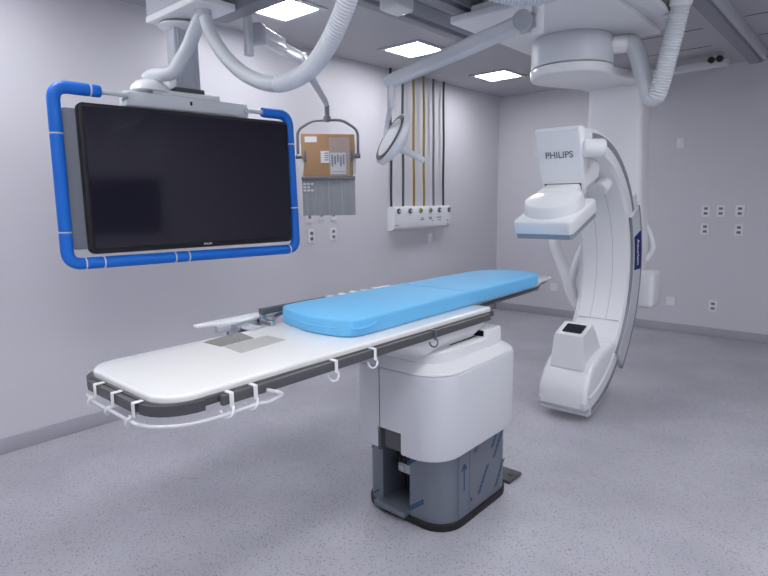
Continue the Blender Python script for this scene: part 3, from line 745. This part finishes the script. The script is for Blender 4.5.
# detector head
s_h = .15
dh = put('detector_housing', MB().prism([(-.20, .56), (-.20, .95), (-.215, .962), (-.25, .955), (-.36, .89), (-.46, .80), (-.47, .62), (-.43, .56)], 2.29, 2.59, T=TB @ Matrix(((0, 0, 1, 0), (0, 1, 0, 0), (1, 0, 0, 0), (0, 0, 0, 1))), bev=.016), 'white', t)
text_part('logo', 'PHILIPS', .058, frame_T(bf(2.44, -.1985, .79), (1, 0, 0), bf(0, 0, 1) - bf(0, 0, 0)), 'logo', dh)
put('slot', MB().box(2.318, 2.565, .56, .603, -.2005, -.199, 0, TB), 'dark', dh)
put('lift_arm', MB().box(2.322, 2.56, .50, .599, -.30, -.06, .02, TB), 'white', t)
put('detector_collar', MB().lathe([(.0, .50), (.178, .50), (.183, .505), (.183, .56), (.172, .58), (.14, .592), (0, .595)], bf(2.462, .0, 0), bf(0, 0, 1) - bf(0, 0, 0), 48, xdir=(1, 0, 0)), 'white', t)
dp = put('detector_plate', MB().prism(rrect(2.28, 2.66, -.19, .22, .03), .425, .508, T=TB @ Matrix(((1, 0, 0, 0), (0, 0, 1, 0), (0, 1, 0, 0), (0, 0, 0, 1))), bev=.016, bot=.004), 'white', t)
put('detector_rim', MB().prism(rrect(2.287, 2.653, -.183, .213, .025), .392, .426, T=TB @ Matrix(((1, 0, 0, 0), (0, 0, 1, 0), (0, 1, 0, 0), (0, 0, 0, 1)))), 'detgrey', dp)
put('hinge_knob', MB().cyl(bf(2.575, -.235, .815), bf(2.70, -.30, .79), .056, bev=.024), 'white', t)
put('inner_knob', MB().cyl((2.535, -3.03, 1.60), (2.55, -2.96, 1.655), .05, bev=.015), 'white', t)
# tube housing at the foot
def yz(poly, x0, x1, bev):   # (y, z) outline extruded along x
    return MB().prism(poly, x0, x1, T=Matrix(((0, 0, 1, 0), (1, 0, 0, 0), (0, 1, 0, 0), (0, 0, 0, 1))), bev=bev)
skirt = [(-3.32, .09), (-3.345, .11), (-3.355, .19), (-3.335, .26), (-3.29, .335), (-3.22, .40), (-3.08, .445), (-2.90, .47), (-2.78, .50), (-2.72, .555), (-2.66, .50), (-2.70, .35), (-2.85, .20), (-3.05, .12), (-3.2, .09)]
put('tube_housing', yz(skirt, IX - .175, IX + .175, .03), 'white', t)
twr = put('tube_tower', MB().loft([[V(p) for p in ((xa, y0, z0), (xb, y0, z0), (xb, y1, z1), (xa, y1, z1))] for xa, xb, y0, z0, y1, z1 in ((2.325, 2.565, -3.275, .36, -2.93, .42), (2.34, 2.552, -3.255, .575, -3.04, .60), (2.345, 2.547, -3.25, .595, -3.085, .655))]), 'white', t, angle=20)
Ts = frame_T((2.446, -3.168, .6262), (1, 0, 0), V((0, .165, .06)))
put('tower_screen', MB().prism(rrect(-.066, .072, -.055, .055, .008), -.002, .003, T=Ts), 'screen', twr)
put('front_bumper', MB().box(IX - .175, IX + .178, -3.345, -3.25, .085, .108, .011), 'ltgrey', t)
for s in (-1, 1): put('bumper_corner', MB().cyl((IX + s * .152, -3.335, .105), (IX + s * .152, -3.335, .155), .022, bev=.006), 'offwhite', t)
# handle hoses behind the arc
put('rear_hose', MB().tube(spline([(1.90, -2.28, 1.38), (1.885, -2.3, 1.19), (1.94, -2.3, 1.03), (2.01, -2.3, .86), (2.075, -2.3, .70), (2.13, -2.28, .62), (2.2, -2.26, .66)], 8), .05, 14), 'white', t)
put('rear_strut', MB().tube(spline([(2.17, -2.2, 1.25), (2.125, -2.28, 1.10), (2.075, -2.3, .93), (2.05, -2.3, .80)], 8), .035, 12).tube(spline([(1.90, -2.28, 1.36), (1.98, -2.2, 1.48), (2.14, -2.15, 1.5)], 8), .05, 14), 'white', t)
# cable inlet on the drum and the big hose
put('hose_inlet', MB().cyl((2.40, -2.76, 2.61), (2.535, -2.655, 2.625), .062, bev=.01), 'white', t)
put('hose_socket', MB().cyl((2.93, -2.87, 2.74), (2.95, -2.90, 2.895), .066, .10, bev=.01), 'white', t)
solo('cable_hose', ribbed([(2.53, -2.66, 2.63), (2.575, -2.65, 2.615), (2.62, -2.66, 2.533), (2.685, -2.70, 2.35), (2.735, -2.735, 2.235), (2.78, -2.755, 2.215), (2.815, -2.77, 2.30), (2.86, -2.80, 2.468), (2.915, -2.845, 2.69), (2.93, -2.87, 2.76)], .058, .018, .003, smooth=.42),
     'hose', 'thick white ribbed hose looping down beside the gantry drum', 'cable hose', base=(2.76, -2.745, 2.2))
solo('cable_hose', ribbed([(2.27, -4.56, 2.895), (2.31, -4.545, 2.78), (2.409, -4.509, 2.63), (2.489, -4.456, 2.545), (2.619, -4.349, 2.512), (2.742, -4.233, 2.548), (2.838, -4.12, 2.68), (2.89, -4.05, 2.80), (2.91, -4.02, 2.895)], .05, .014, .002),
     'hose', 'ribbed hose whose sagging bend just enters above the exam lamp arm joint', 'cable hose', base=(2.62, -4.35, 2.5))

# ---------------------------------------------------------------- world and view
w = bpy.data.worlds.new('room_world'); scn.world = w; w.use_nodes = True
w.node_tree.nodes['Background'].inputs['Color'].default_value = (.5, .52, .6, 1); w.node_tree.nodes['Background'].inputs['Strength'].default_value = .02
scn.view_settings.view_transform = 'Standard'; scn.view_settings.look = 'None'
scn.view_settings.exposure = 0.36; scn.view_settings.gamma = 1; scn.view_settings.use_curve_mapping = False
